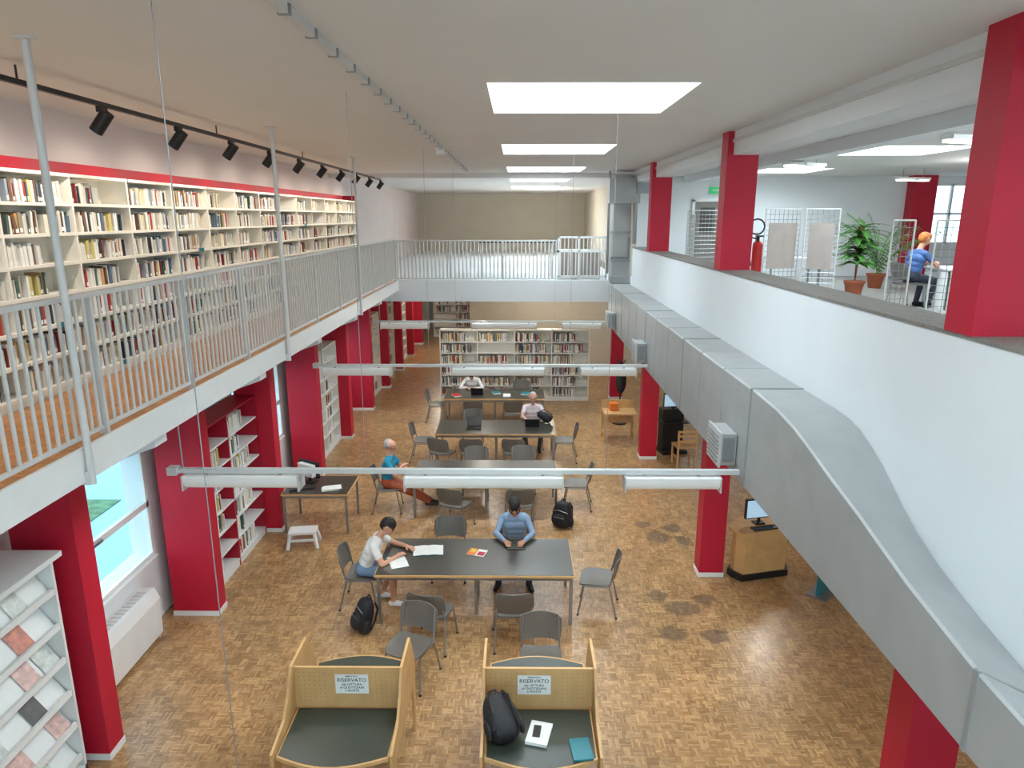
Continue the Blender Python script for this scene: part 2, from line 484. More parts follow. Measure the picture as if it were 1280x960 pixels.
def bookcase(name, x0, y0, L, Hh, depth, nbay, nsh, facing, frame, fill=.85, light=.2, bname="shelved_books", back=True):
    b = MB(); runs = []
    bw = L / nbay
    for i in range(nbay + 1):
        b.box(i * bw - .015, i * bw + .015, 0, depth, 0, Hh, frame)
    if back: b.box(0, L, depth, depth + .02, 0, Hh, frame)
    b.box(0, L, 0, depth, Hh - .03, Hh, frame)
    sh = (Hh - .15) / nsh
    for i in range(nbay):
        b.box(i * bw + .015, (i + 1) * bw - .015, .01, depth, 0, .1, 'white')
        for j in range(nsh):
            z = .1 + j * sh
            b.box(i * bw + .015, (i + 1) * bw - .015, 0, depth, z, z + .025, 'white')
            if random.random() < .92:
                runs.append(((i * bw + .02, .02, z + .025), (1, 0, 0), (0, 1, 0), bw - .04, sh * .85, random.uniform(fill - .35, fill + .1), light))
    rz = {'y-': 0, 'x+': math.pi / 2}[facing]
    b.obj(name, (x0, y0, 0), rz, smooth=False)
    o = books(bname, runs, (x0, y0, 0)); o.rotation_euler = (0, 0, rz)
for k in (3, 5, 7, 8, 9):
    a, c = COLY[k] + .29, COLY[k + 1] - .03
    bookcase("alcove_bookcase", -4.42, a, c - a, 2.5, .36, 2, 7, 'x+', 'redsh' if k == 3 else 'shelfw', fill=.7, light=.5)
bookcase("freestanding_bookcase", -2.32, 20.1, 4.42, 2.16, .32, 4, 6, 'y-', 'shelfw', fill=.9, light=.1)
bookcase("freestanding_bookcase", -3.9, 31.5, 2.0, 2.2, .32, 2, 6, 'y-', 'shelfw', fill=.85, light=.1)

# ------------------------------------------------------------------ railings
def railing(name, p, q, h, post_every=1.5, sp=.11, r=.0125):
    b = MB(); p = Vector(p); q = Vector(q); d = q - p; L = d.length; d.normalize()
    n = Vector((-d.y, d.x, 0))
    T = Matrix(((d.x, n.x, 0, p.x), (d.y, n.y, 0, p.y), (0, 0, 1, p.z), (0, 0, 0, 1)))
    b.box(0, L, -.025, .025, h - .035, h, 'rail', T)
    b.box(0, L, -.012, .012, .05, .08, 'rail', T)
    k = int(L / sp)
    for i in range(1, k):
        x = i * L / k
        b.tube((x, 0, .08), (x, 0, h - .03), r, 'rail', n=6, T=T)
    m = max(1, round(L / post_every))
    for i in range(m + 1):
        x = min(max(i * L / m, .02), L - .02)
        b.box(x - .015, x + .015, -.035, .035, 0, h - .03, 'rail', T)
    b.obj(name)
railing("gallery_railing", (EDGE - .05, .75, ZG), (EDGE - .05, 18.2, ZG), 1.1, sp=.098, r=.0145)
railing("bridge_railing", (EDGE - .02, 18.28, ZG), (1.0, 18.28, ZG), 1.06, sp=.1, r=.022)
b = MB()
for x in (1.02, 1.55, 2.27): b.box(x, x + .05, 18.26, 18.3, ZG, ZG + 1.16, 'white')
for z in (.1, .75, 1.11): b.box(1.02, 2.32, 18.26, 18.3, ZG + z, ZG + z + .05, 'white')
for i in range(12): b.tube((1.1 + i * .1, 18.28, ZG + .1), (1.1 + i * .1, 18.28, ZG + 1.11), .014, 'white', n=6)
b.obj("bridge_gate")
b = MB()
b.box(1.1, 2.2, 18.7, 19.0, ZG, ZG + .8, 'white'); 
for i in range(4): b.box(1.14 + i * .27, 1.36 + i * .27, 18.66, 18.7, ZG + .08, ZG + .74, 'greyboard')
b.obj("low_cabinet", smooth=False)
b = MB(); b.box(-1.1, 1.0, 19.2, 19.9, ZG + .95, ZG + 1.0, 'green')
for x in (-1.05, .9):
    for y in (19.25, 19.8): b.box(x, x + .04, y, y + .04, ZG, ZG + .95, 'rail')
b.obj("upper_counter_table", smooth=False)
b = MB(); b.box(-3.1, 2.7, .48, .52, ZG + .98, ZG + 1.03, 'rail')
for i in range(52): b.tube((-3.05 + i * .11, .48, ZG), (-3.05 + i * .11, .5, ZG + .98), .008, 'rail', n=6)
b.obj("landing_railing")
for y in (4.7, 9.15, 13.6):
    b = MB(); b.tube((EDGE + .065, y, 3.5), (EDGE + .065, y, ZC), .026, 'rail', n=14)
    b.tube((EDGE + .065, y, ZC - .015), (EDGE + .065, y, ZC), .07, 'rail', n=14)
    b.box(EDGE - .05, EDGE + .07, y - .03, y + .03, 3.5, 3.6, 'rail'); b.obj("steel_post")
b = MB(); b.tube((-1.46, 3.0, 0), (-1.46, 3.0, ZC), .0026, 'metal', n=6); b.obj("hanging_wire")

# ------------------------------------------------------------------ track spotlights
b = MB(); b.box(-3.77, -3.73, .9, 19.4, 6.36, 6.4, 'black')
for y in (2, 5.5, 9, 12.5, 16, 19): b.tube((-3.75, y, 6.38), (-3.75, y, 6.5), .008, 'black', n=6)
b.obj("lighting_track")
mb = MB()
mb.box(-.02, .02, -.06, .06, -.05, 0, 'black'); mb.tube((0, 0, -.04), (0, 0, -.1), .014, 'black')
mb.tube((.05, 0, -.05), (-.08, 0, -.21), .06, 'black', n=14); mb.tube((-.08, 0, -.21), (-.083, 0, -.214), .048, 'lamp', n=14)
spot_me = mb.mesh("track_spotlight")
for i in range(-3, 10):
    y = 6.56 + 1.43 * i
    if y < 1: continue
    place(spot_me, "track_spotlight", (-3.75, y, 6.36))
    ld = bpy.data.lights.new("spot_lamp", 'SPOT'); ld.energy = 50; ld.color = (1, .89, .76); ld.spot_size = 2.5; ld.spot_blend = .8; ld.shadow_soft_size = .04
    lo = bpy.data.objects.new("spot_lamp", ld); C.objects.link(lo); lo.location = (-3.86, y, 6.12)
    lo.rotation_euler = Vector((-.72, 0, -1.1)).to_track_quat('-Z', 'Y').to_euler()

b = MB(); b.box(-1.275, -1.225, .3, 17.4, 6.45, 6.5, 'rail')
for i in range(34): b.box(-1.285, -1.215, .5 + i * .5, .53 + i * .5, 6.445, 6.5, 'metal')
b.box(-1.33, -1.2, 11.6, 11.75, 6.38, 6.5, 'white'); b.obj("cable_conduit", smooth=False)

# ------------------------------------------------------------------ hanging light rails
for y in (6.65, 11.8, 17.0):
    b = MB(); z = 2.84
    b.box(-3.6, 2.26, y - .03, y + .03, z, z + .045, 'rail')
    b.box(-3.6, -3.5, y - .05, y + .05, z - .02, z + .06, 'rail')
    b.tube((-3.45, y, z + .04), (-3.45, y, 3.52), .008, 'metal')
    for (xa, xb2) in ((-3.42, -2.25), (-1.15, .45), (1.1, 2.05)):
        n = 10; pts = [(y + .1 * math.cos(math.pi * (1 + k / n)), z - .05 + .11 * math.sin(math.pi * (1 + k / n))) for k in range(n + 1)]
        poly = [(a_, c_) for a_, c_ in pts] + [(y + .1, z - .02), (y - .1, z - .02)]
        T = Matrix(((0, 0, 1, 0), (1, 0, 0, 0), (0, 1, 0, 0), (0, 0, 0, 1)))
        b.prism(poly, xa, xb2, 'lamp', T)
        b.box(xa - .015, xa, y - .105, y + .105, z - .17, z - .01, 'rail'); b.box(xb2, xb2 + .015, y - .105, y + .105, z - .17, z - .01, 'rail')
        for xx in (xa + .2, xb2 - .2): b.box(xx - .015, xx + .015, y - .02, y + .02, z - .03, z, 'metal')
        ld = bpy.data.lights.new("lamp_light", 'AREA'); ld.shape = 'RECTANGLE'; ld.size = xb2 - xa; ld.size_y = .16; ld.energy = 16; ld.color = (1, .97, .92)
        lo = bpy.data.objects.new("lamp_light", ld); C.objects.link(lo); lo.location = ((xa + xb2) / 2, y, z - .19)
    for xx in (-1.56, .9):
        b.tube((xx, y, z + .04), (xx, y, ZC), .003, 'metal', n=5)
    b.obj("suspended_light_rail")

# ------------------------------------------------------------------ duct
def duct():
    b = MB()
    rz = lambda y: float(np.interp(y, [-3.5, 2.0, 3.0, 3.7, 4.3, 4.8, 5.15, 5.5, 5.9, 6.4, 17.5], [3.1, 3.12, 3.2, 3.31, 3.45, 3.55, 3.63, 3.7, 3.745, 3.76, 3.76]))
    wz = lambda y: float(np.interp(y, [-3.5, 2.0, 3.33, 3.9, 4.2, 4.4, 4.6, 4.75, 5.0, 5.16, 5.4, 5.6, 5.9, 17.5], [2.88, 2.9, 2.97, 3.08, 3.16, 3.235, 3.32, 3.4, 3.545, 3.62, 3.71, 3.745, 3.76, 3.76]))
    ys = [-3.5, 0, 2.0] + [2.4 + .1 * i for i in range(43)] + [8, 10, 12, 14, 16, 17.5]
    vs = []; fs = []
    for y in ys:
        xl = 2.29
        vs += [(xl, y, 2.74), (2.79, y, 2.74), (2.79, y, wz(y)), (xl + .2, y, (rz(y) * .62 + wz(y) * .38)), (xl + .015, y, rz(y)), (xl, y, rz(y) - .015)]
    m = 6
    for i in range(len(ys) - 1):
        for k in range(m):
            fs.append((i * m + k, i * m + (k + 1) % m, (i + 1) * m + (k + 1) % m, (i + 1) * m + k))
    fs.append(tuple(reversed(range(m)))); e = (len(ys) - 1) * m; fs.append(tuple(range(e, e + m)))
    b.add(vs, fs, 'duct')
    for y in (3.0, 6.55, 9.4, 12.3, 15.2):
        xl = 2.29; a, c = rz(y), wz(y)
        b.box(xl - .008, xl, y, y + .03, 2.735, a + .006, 'ductedge')
        b.add([(xl, y, a), (xl, y + .03, a), (2.79, y + .03, c), (2.79, y, c), (xl, y, a + .01), (xl, y + .03, a + .01), (2.79, y + .03, c + .01), (2.79, y, c + .01)],
              [(3, 2, 1, 0), (4, 5, 6, 7), (0, 1, 5, 4), (2, 3, 7, 6), (1, 2, 6, 5), (3, 0, 4, 7)], 'ductedge')
    for y in (7.5, 8.45, 10.4, 11.35, 13.3, 14.2, 16.2): b.box(2.286, 2.79, y, y + .012, 2.74, 3.764, 'duct')
    b.obj("ventilation_duct")
duct()
for y in (6.85, 12.1, 16.1):
    b = MB(); b.box(2.12, 2.28, y, y + .42, 2.86, 3.2, 'duct'); b.box(2.1, 2.12, y - .02, y + .44, 2.84, 3.22, 'rail')
    for i in range(7): b.box(2.09, 2.1, y + .03, y + .39, 2.88 + i * .045, 2.9 + i * .045, 'ductedge')
    b.box(2.14, 2.26, y - .005, y, 2.9, 3.16, 'metal')
    b.obj("air_vent_box", smooth=False)
b = MB()
b.box(2.35, 2.78, 17.55, 18.15, 3.77, 6.4, 'duct'); b.box(2.2, 2.95, 17.3, 17.5, 5.72, 6.3, 'duct') ; b.box(2.35, 2.78, 17.5, 17.55, 5.72, 6.3, 'duct')
for z in (4.3, 5.0, 5.7): b.box(2.33, 2.8, 17.53, 18.17, z, z + .05, 'ductedge')
b.tube((2.25, 17.7, 4.0), (2.25, 17.7, 6.5), .03, 'metal'); b.tube((2.86, 17.4, 4.75), (2.86, 17.4, 6.3), .05, 'metal', n=12)
b.path([(2.3, 17.48, 4.4), (2.75, 17.48, 4.4), (2.75, 17.48, 4.9)], .03, 'metal')
b.box(2.86, 3.3, 17.25, 17.6, 5.95, 6.28, 'metal'); b.box(2.3, 2.8, 17.4, 17.5, 3.77, 3.95, 'ductedge')
b.obj("riser_duct", smooth=False)

# ------------------------------------------------------------------ furniture meshes
def chair_mesh():
    b = MB()
    g = []
    for i in range(9):
        u = -1 + 2 * i / 8; row = []
        for j in range(8):
            w = j / 7
            half = .2 + .02 * math.sin(math.pi * w) - (.03 if j in (0, 7) else 0)
            row.append((u * half, -.19 + .41 * w, .445 - .02 * (1 - u * u) * math.sin(math.pi * w) - .03 * max(0, w - .8) * 5 + .012 * u * u))
        g.append(row)
    b.sheet(g, .014, 'chair')
    g = []
    for i in range(9):
        u = -1 + 2 * i / 8; row = []
        for j in range(7):
            w = j / 6
            half = .205 + .015 * math.sin(math.pi * w) - (.03 if j == 6 else 0) - (.015 if j == 0 else 0)
            row.append((u * half, -.235 - .07 * w + .055 * u * u, .53 + .3 * w - (.012 * u * u if j == 6 else 0)))
        g.append(row)
    b.sheet(g, .013, 'chair')
    for sx in (-1, 1):
        x = .2 * sx
        b.path([(x * 1.12, -.27, 0), (x, -.17, .43), (x * .98, -.2, .56), (x * .93, -.25, .8)], .0115, 'metal')
        b.path([(x * 1.12, .23, 0), (x, .16, .43), (x, -.17, .43)], .0115, 'metal')
        b.tube((x * 1.12, .23, 0), (x * 1.12, .23, .02), .016, 'black'); b.tube((x * 1.12, -.27, 0), (x * 1.12, -.27, .02), .016, 'black')
    b.tube((-.2, .14, .425), (.2, .14, .425), .01, 'metal'); b.tube((-.2, -.15, .425), (.2, -.15, .425), .01, 'metal')
    return b.mesh("library_chair")
CH = chair_mesh()
def chair(x, y, deg):
    o = place(CH, "library_chair", (x, y, 0), math.radians(deg)); o.scale = (1.12, 1.06, 1.03)
CHAIRS = [(-1.28, 7.2, 160), (-1.1, 7.95, -12), (-.06, 7.98, 3), (.27, 6.98, 180), (1.12, 8.78, 80), (-2.22, 8.9, -90), (-1.05, 9.66, 180), (-.05, 9.78, 180),
          (-1.1, 11.35, -22), (.02, 11.35, 4), (-2.45, 12.15, -85), (1.12, 12.3, 85), (-.85, 13.05, 180), (.1, 13.1, 180),
          (-1.0, 14.1, 0), (-.08, 14.1, -5), (-2.15, 14.9, -90), (-1.62, 14.1, -20), (1.05, 14.9, 85), (.35, 15.85, 180), (-1.1, 15.85, 180),
          (-1.15, 17.15, 0), (-.15, 17.15, 5), (-1.3, 19.0, 180), (-2.2, 18.0, -90), (.1, 18.9, 180)]
for c in CHAIRS: chair(*c)

def table_mesh():
    b = MB(); L, D = 2.68, 1.1; x, y = L / 2, D / 2
    b.box(-x, x, -y, y, .715, .748, 'maple'); b.box(-x + .012, x - .012, -y + .012, y - .012, .748, .752, 'dark')
    for yy in (-y + .06, y - .06): b.box(-x + .05, x - .05, yy - .012, yy + .012, .655, .715, 'metal')
    for xx in (-x + .06, x - .06): b.box(xx - .012, xx + .012, -y + .05, y - .05, .655, .715, 'metal')
    for xx in (-x + .045, x - .045):
        for yy in (-y + .045, y - .045):
            b.box(xx - .022, xx + .022, yy - .022, yy + .022, 0, .715, 'metal')
    for yy in (-y + .3, y - .3): b.box(-.02, .02, yy - .02, yy + .02, 0, .715, 'metal')
    b.box(-.012, .012, -y + .06, y - .06, .66, .7, 'metal')
    return b.mesh("reading_table", False)
TB = table_mesh()
for (x, y) in ((-.58, 8.85), (-.6, 12.25), (-.5, 15.0), (-.63, 18.0)):
    place(TB, "reading_table", (x, y, 0), 0, 0.003)

def carrel_mesh():
    b = MB(); w = .53
    b.box(-w, w, -.014, .014, .62, 1.19, 'maple')
    for sgn, dd in ((-1, .66), (1, .68)):
        e = [(-w + .03, .03), (w - .03, .03), (w - .03, dd)]
        arcp = [(w - .03 - (2 * w - .06) * i / 14, dd + .13 * math.sin(math.pi * i / 14)) for i in range(1, 14)]
        poly = e + arcp + [(-w + .03, dd)]
        P = [(x, y * sgn) for x, y in poly]
        if sgn < 0: P = P[::-1]
        b.prism(P, .715, .75, 'maple')
        P2 = [((x) * .972, (y * .965 + .005) * sgn) for x, y in poly]
        if sgn < 0: P2 = P2[::-1]
        b.prism(P2, .75, .754, 'green')
    T = Matrix(((0, 0, 1, 0), (1, 0, 0, 0), (0, 1, 0, 0), (0, 0, 0, 1)))
    for x in (-w - .012, w - .014):
        b.prism([(-.6, 0), (-.54, 0), (-.5, .62), (.5, .62), (.54, 0), (.6, 0), (.66, .8), (.56, 1.0), (.42, 1.23), (-.06, 1.23), (-.2, 1.0), (-.34, .86), (-.7, .8)][:], x, x + .026, 'maple', T)
    b.box(-w, w, -.014, .014, .18, .62, 'maple')
    for i in range(20):
        for j in range(8):
            xx = -w + .06 + i * (2 * w - .12) / 19; zz = .82 + j * .045
            if abs(xx) < .2: continue
            b.tube((xx, -.0145, zz), (xx, -.0165, zz), .004, 'dark', n=6)
    return b.mesh("study_carrel", False)
CR = carrel_mesh()
CARR = [(-1.64, 5.78), (.21, 5.78)]
for i, (x, y) in enumerate(CARR):
    place(CR, "study_carrel", (x, y, 0), 0, 0.002)
    s = MB(); s.box(-.16, .16, -.003, 0, -.11, .1, 'paper'); so = s.obj("reserved_sign", (x + .04 if i == 0 else x - .05, y - .018, 1.02))
    for txt, sz, zz in (("EMEROTECA", .022, .073), ("RISERVATO", .056, .02), ("alla LETTURA", .034, -.02), ("di QUOTIDIANI", .034, -.054), ("e RIVISTE", .034, -.088)):
        cu = bpy.data.curves.new("lettering", 'FONT'); cu.body = txt; cu.size = sz; cu.align_x = 'CENTER'; cu.materials.append(M['text']); cu.offset = .0004
        to = bpy.data.objects.new("lettering", cu); C.objects.link(to); to.parent = so; to.location = (0, -.0045, zz); to.rotation_euler = (math.pi / 2, 0, 0)

# ------------------------------------------------------------------ small things
def backpack_mesh():
    b = MB()
    def sq(x, y, z):
        f = lambda a: math.copysign(abs(a) ** .65, a)
        x, y, z = f(x), f(y), f(z)
        k = 1 - .22 * max(0, z)
        return x * k, y * (k if y > 0 else 1), z
    b.ell((0, 0, .23), (.16, .1, .23), 'rubber', 20, 14, fn=sq)
    b.ell((0, .09, .15), (.12, .055, .12), 'rubber', 16, 10, fn=sq)
    b.path([(-.03, -.02, .45), (-.03, -.03, .49), (.03, -.03, .49), (.03, -.02, .45)], .009, 'black')
    for s in (-1, 1):
        b.path([(.07 * s, -.09, .42), (.09 * s, -.14, .33), (.1 * s, -.13, .18), (.12 * s, -.08, .05)], .014, 'black')
        b.ell((.155 * s, 0, .12), (.03, .06, .1), 'rubber', 10, 8)
    b.path([(-.13, .095, .31), (0, .115, .34), (.13, .095, .31)], .005, 'metal')
    b.path([(-.09, .145, .22), (.09, .145, .22)], .004, 'metal')
    return b.mesh("backpack")
BP = backpack_mesh()
place(BP, "backpack", (.8, 11.4, 0), 2.6).scale = (1.15, 1.15, 1.05)
place(BP, "backpack", (-2.1, 8.15, 0.02), 2.0, rot=(.25, 0, 2.2))
place(BP, "backpack", (-.08, 5.22, .87), 0, rot=(-1.3, 0, .35))
place(BP, "backpack", (.78, 15.25, .86), 0, rot=(-1.3, 0, 1.2)).scale = (.8, .8, .8)

def book_open(x, y, z, rz, w=.21, h=.29):
    b = MB()
    g = lambda s: [[(s * u * w / 6, v * h - h / 2, .002 + .014 * math.sin(min(1, u / 6 + .12) * math.pi) * (1 - u / 9)) for v in (0, 1)] for u in (range(7) if s > 0 else range(6, -1, -1))]
    b.sheet(g(1), .004, 'paper'); b.sheet(g(-1), .004, 'paper')
    b.box(-w - .004, w + .004, -h / 2 - .004, h / 2 + .004, 0, .002, 'teal')
    b.obj("open_book", (x, y, z), rz)
book_open(-1.28, 9.0, .753, .1); book_open(-1.66, 8.66, .753, -1.2, .17, .24)
b = MB(); b.box(-.13, .13, -.1, .1, 0, .006, 'paper'); b.box(-.13, 0, -.1, .1, .006, .0075, 'orange'); b.box(.02, .12, -.08, .03, .006, .0075, 'red'); b.box(-.1, -.02, -.02, .08, .0075, .0085, mat("mag_yellow", (220, 190, 60)))
b.obj("magazine", (-.58, 8.95, .753), -.3)
def laptop(x, y, z, rz, name="laptop"):
    b = MB()
    b.box(-.16, .16, -.11, .11, 0, .014, 'black'); b.box(-.14, .14, -.02, .09, .014, .016, 'dark')
    T = Matrix.Translation((0, .11, .014)) @ Matrix.Rotation(-.35, 4, 'X')
    b.box(-.16, .16, -.004, .006, 0, .21, 'black', T); b.box(-.148, .148, -.006, -.004, .012, .2, 'dark', T)
    b.obj(name, (x, y, z), rz, 0.001, False)
laptop(-1.0, 14.9, .753, 0); laptop(.32, 15.08, .753, math.pi); laptop(-1.1, 17.95, .753, math.pi)
b = MB(); b.box(-.13, .13, -.09, .09, 0, .01, 'black'); b.box(-.12, .12, -.08, .08, .01, .011, 'dark'); b.obj("tablet", (-.03, 9.12, .753), .05, .002)
b = MB(); b.tube((0, 0, 0), (0, 0, .1), .03, 'white', r2=.042, n=20); b.tube((0, 0, .1), (0, 0, .108), .045, 'paper', n=20); b.tube((0, 0, .04), (0, 0, .075), .0385, 'maple', n=20, r2=.041); b.obj("paper_cup", (-.23, 5.68, .755))
b = MB(); b.box(-.1, .1, -.14, .14, 0, .03, 'paper'); b.box(-.102, .102, -.142, .142, .03, .033, 'white'); b.box(-.102, -.1, -.142, .142, 0, .033, 'redext'); b.obj("hardcover_book", (.2, 5.4, .755), -.25, .002)
b = MB(); b.box(-.035, .035, -.075, .075, 0, .009, 'black'); b.obj("smartphone", (.18, 5.41, .7885), -.15, .004)
b = MB(); b.box(-.09, .09, -.13, .13, 0, .02, 'teal'); b.obj("teal_notebook", (.57, 5.22, .755), .1, .002)
for (x, y) in ((-.6, 18.1), (.2, 18.0), (-.3, 17.8), (-1.65, 17.8)):
    b = MB(); b.box(-.1, .1, -.14, .14, 0, .02, 'paper'); b.box(-.1, .1, -.14, .14, .02, .022, random.choice(['redext', 'teal', 'white'])); b.obj("hardcover_book", (x, y, .753), random.uniform(-.5, .5))

b = MB()
T = Matrix(((1, 0, 0, 0), (0, 0, 1, 0), (0, 1, 0, 0), (0, 0, 0, 1)))
b.prism([(-4.94, .06), (-4.7, .06), (-4.68, .56), (-4.74, .7), (-4.94, .7)], 6.7, 8.05, 'white', T)
for i in range(14): b.box(-4.9, -4.78, 6.85 + i * .08, 6.89 + i * .08, .7, .706, 'rail')
b.box(-4.92, -4.72, 6.72, 6.74, 0, .06, 'rail'); b.box(-4.92, -4.72, 8.0, 8.02, 0, .06, 'rail')
b.obj("fan_coil_heater", smooth=False)

# magazine rack at lower left
b = MB()
b.box(-4.93, -4.9, 3.9, 5.75, 0, 2.4, 'white'); b.box(-4.93, -4.3, 3.9, 3.93, 0, 2.4, 'white'); b.box(-4.93, -4.3, 5.72, 5.75, 0, 2.4, 'white')
b.box(-4.93, -4.2, 3.9, 5.75, 2.37, 2.42, 'white'); b.box(-4.93, -4.3, 3.9, 5.75, 0, .1, 'white')
mc = [(200, 120, 100), (232, 228, 218), (206, 204, 196), (222, 206, 176), (96, 92, 90), (206, 208, 200), (214, 176, 166)]
mags = [mat("cover_%d" % i, c, .35, var=.25, scale=14) for i, c in enumerate(mc)]
for j in range(6):
    z = .2 + j * .36
    vs = [(-4.33, 3.94, z), (-4.33, 5.71, z), (-4.55, 5.71, z + .31), (-4.55, 3.94, z + .31)]
    b.add(vs + [(x - .015, y_, z_ - .005) for x, y_, z_ in vs], [(0, 1, 2, 3), (7, 6, 5, 4), (0, 4, 5, 1), (3, 2, 6, 7)], 'white')
    b.box(-4.33, -4.3, 3.94, 5.71, z - .01, z + .05, 'white')
    for k in range(7):
        if random.random() < .5: continue
        ya = 3.98 + k * .25
        h = random.uniform(.24, .29); t = h / .38
        nx, nz = .008, .006
        b.add([(-4.335 + nx, ya, z + .01 + nz), (-4.335 + nx, ya + .2, z + .01 + nz), (-4.335 - .22 * t + nx, ya + .2, z + .01 + .31 * t + nz), (-4.335 - .22 * t + nx, ya, z + .01 + .31 * t + nz)],
              [(0, 1, 2, 3)], random.choice(mags))
b.obj("magazine_rack", smooth=False)

b = MB(); b.box(-.58, .58, -.45, .45, .71, .74, 'maple'); b.box(-.565, .565, -.435, .435, .74, .744, 'dark')
for x in (-.54, .54):
    for y in (-.41, .41): b.box(x - .02, x + .02, y - .02, y + .02, 0, .71, 'metal')
    b.box(x - .01, x + .01, -.4, .4, .66, .71, 'metal')
b.box(-.54, .54, .4, .42, .66, .71, 'metal'); b.box(-.54, .54, -.42, -.4, .66, .71, 'metal')
b.obj("small_desk", (-3.52, 11.5, 0), .0, .002, False)
b = MB(); b.box(-.1, .1, -.09, .09, 0, .02, 'black'); b.box(-.02, .02, .0, .03, .02, .14, 'black'); b.box(-.23, .23, -.02, .03, .1, .4, 'black'); b.box(-.215, .215, -.024, -.02, .115, .385, 'dark'); b.box(-.18, .18, .03, .12, .14, .36, 'white')
b.obj("computer_monitor", (-3.75, 11.65, .745), 2.6, .004, False)
b = MB()
for i in range(5): b.box(-.15 + i * .01, .15 + i * .01, -.1, .1, i * .006, i * .006 + .005, 'paper')
b.obj("paper_stack", (-3.3, 11.3, .745), .3); 
b = MB(); b.box(-.22, .22, -.07, .07, 0, .02, 'black'); b.box(-.2, .2, -.055, .055, .02, .026, 'dark'); b.obj("keyboard", (-3.8, 11.3, .745), .4)
b = MB()
b.box(-.2, .2, -.12, .12, .2, .24, 'white')
for sx in (-1, 1):
    for sy in (-1, 1):
        b.tube((sx * .21, sy * .15, 0), (sx * .17, sy * .09, .21), .03, 'white', n=10)
b.box(-.19, .19, -.13, -.11, .1, .14, 'white'); b.box(-.19, .19, .11, .13, .1, .14, 'white')
b.obj("step_stool", (-3.62, 10.65, 0), .15, .008).scale = (1.15, 1.15, 1.2)

def kiosk(x, y, rz):
    b = MB()
    poly = [(-.42, -.28), (.42, -.28), (.5, -.1)] + [(.5 - 1.0 * i / 10, .02 + .3 * math.sin(math.pi * i / 10)) for i in range(0, 11)] + [(-.5, -.1)]
    b.prism(poly, .76, .8, 'maple')
    b.prism([(x_ * .85, y_ * .85) for x_, y_ in poly], .1, .76, 'maple')
    b.prism([(x_ * .95, y_ * .95) for x_, y_ in poly], 0, .1, 'black')
    b.box(-.08, .08, -.05, .08, .8, .82, 'black'); b.box(-.02, .02, 0, .03, .82, .95, 'black')
    b.box(-.25, .25, -.02, .03, .9, 1.22, 'black'); b.box(-.235, .235, -.024, -.02, .915, 1.2, 'screen')
    b.box(-.22, .22, -.24, -.12, .8, .82, 'black')
    b.obj("computer_kiosk", (x, y, 0), rz, .004, False)
kiosk(3.72, 9.85, .25)
b = MB()
b.box(-.3, .3, -.25, .25, .0, .08, 'black'); b.box(-.26, .26, -.05, .22, .08, 1.05, 'black'); b.box(-.3, .3, -.25, .25, .74, .77, 'black')
b.box(-.25, .25, -.02, .02, 1.1, 1.42, 'black'); b.box(-.235, .235, -.025, -.02, 1.115, 1.4, 'screen'); b.box(-.03, .03, 0, .05, 1.05, 1.12, 'black')
b.obj("catalogue_terminal", (3.62, 15.5, 0), .2, .01, False)
def wood_chair(x, y, rz):
    b = MB()
    for sx in (-.2, .2):
        b.box(sx - .018, sx + .018, .17, .21, 0, .44, 'maple'); b.box(sx - .018, sx + .018, -.21, -.17, 0, .85, 'maple'); b.box(sx - .012, sx + .012, -.18, .18, .2, .23, 'maple')
    b.box(-.22, .22, -.2, .22, .44, .47, 'maple')
    for z in (.58, .7, .8): b.box(-.2, .2, -.2, -.18, z, z + .05, 'maple')
    b.obj("wooden_chair", (x, y, 0), rz, .003, False)
wood_chair(3.7, 14.6, .1)
b = MB(); b.box(-.4, .4, -.3, .3, .7, .74, 'maple'); b.box(-.4, .4, .27, .3, .35, .95, 'maple')
for x in (-.37, .37):
    for y in (-.27, .27): b.box(x - .03, x + .03, y - .03, y + .03, 0, .7, 'maple')
    b.box(x - .01, x + .01, -.27, .27, .15, .2, 'maple')
b.obj("wooden_desk", (2.5, 16.4, 0), 0, .003, False)
b = MB(); b.box(-.1, .1, -.08, .08, 0, .16, 'orange'); b.box(-.11, .11, -.09, .09, .16, .19, 'orange'); b.obj("orange_box", (2.36, 16.45, .742), .1, .01, False)
b = MB(); b.box(-.2, .2, -.02, .02, 0, .5, 'teal'); b.box(-.25, .25, -.15, .15, 0, .03, 'metal'); b.obj("glass_sign_stand", (4.5, 9.2, 0), .8)
b = MB(); b.tube((0, 0, 0), (0, 0, 1.7), .02, 'black'); b.tube((0, 0, 0), (0, 0, .03), .2, 'black', n=20)
for k in range(6):
    a = k * math.pi / 3; b.path([(0, 0, 1.6), (.1 * math.cos(a), .1 * math.sin(a), 1.68), (.13 * math.cos(a), .13 * math.sin(a), 1.75)], .01, 'black')
b.ell((0, -.1, 1.2), (.14, .1, .36), 'rubber'); b.obj("coat_stand", (2.72, 17.8, 0))

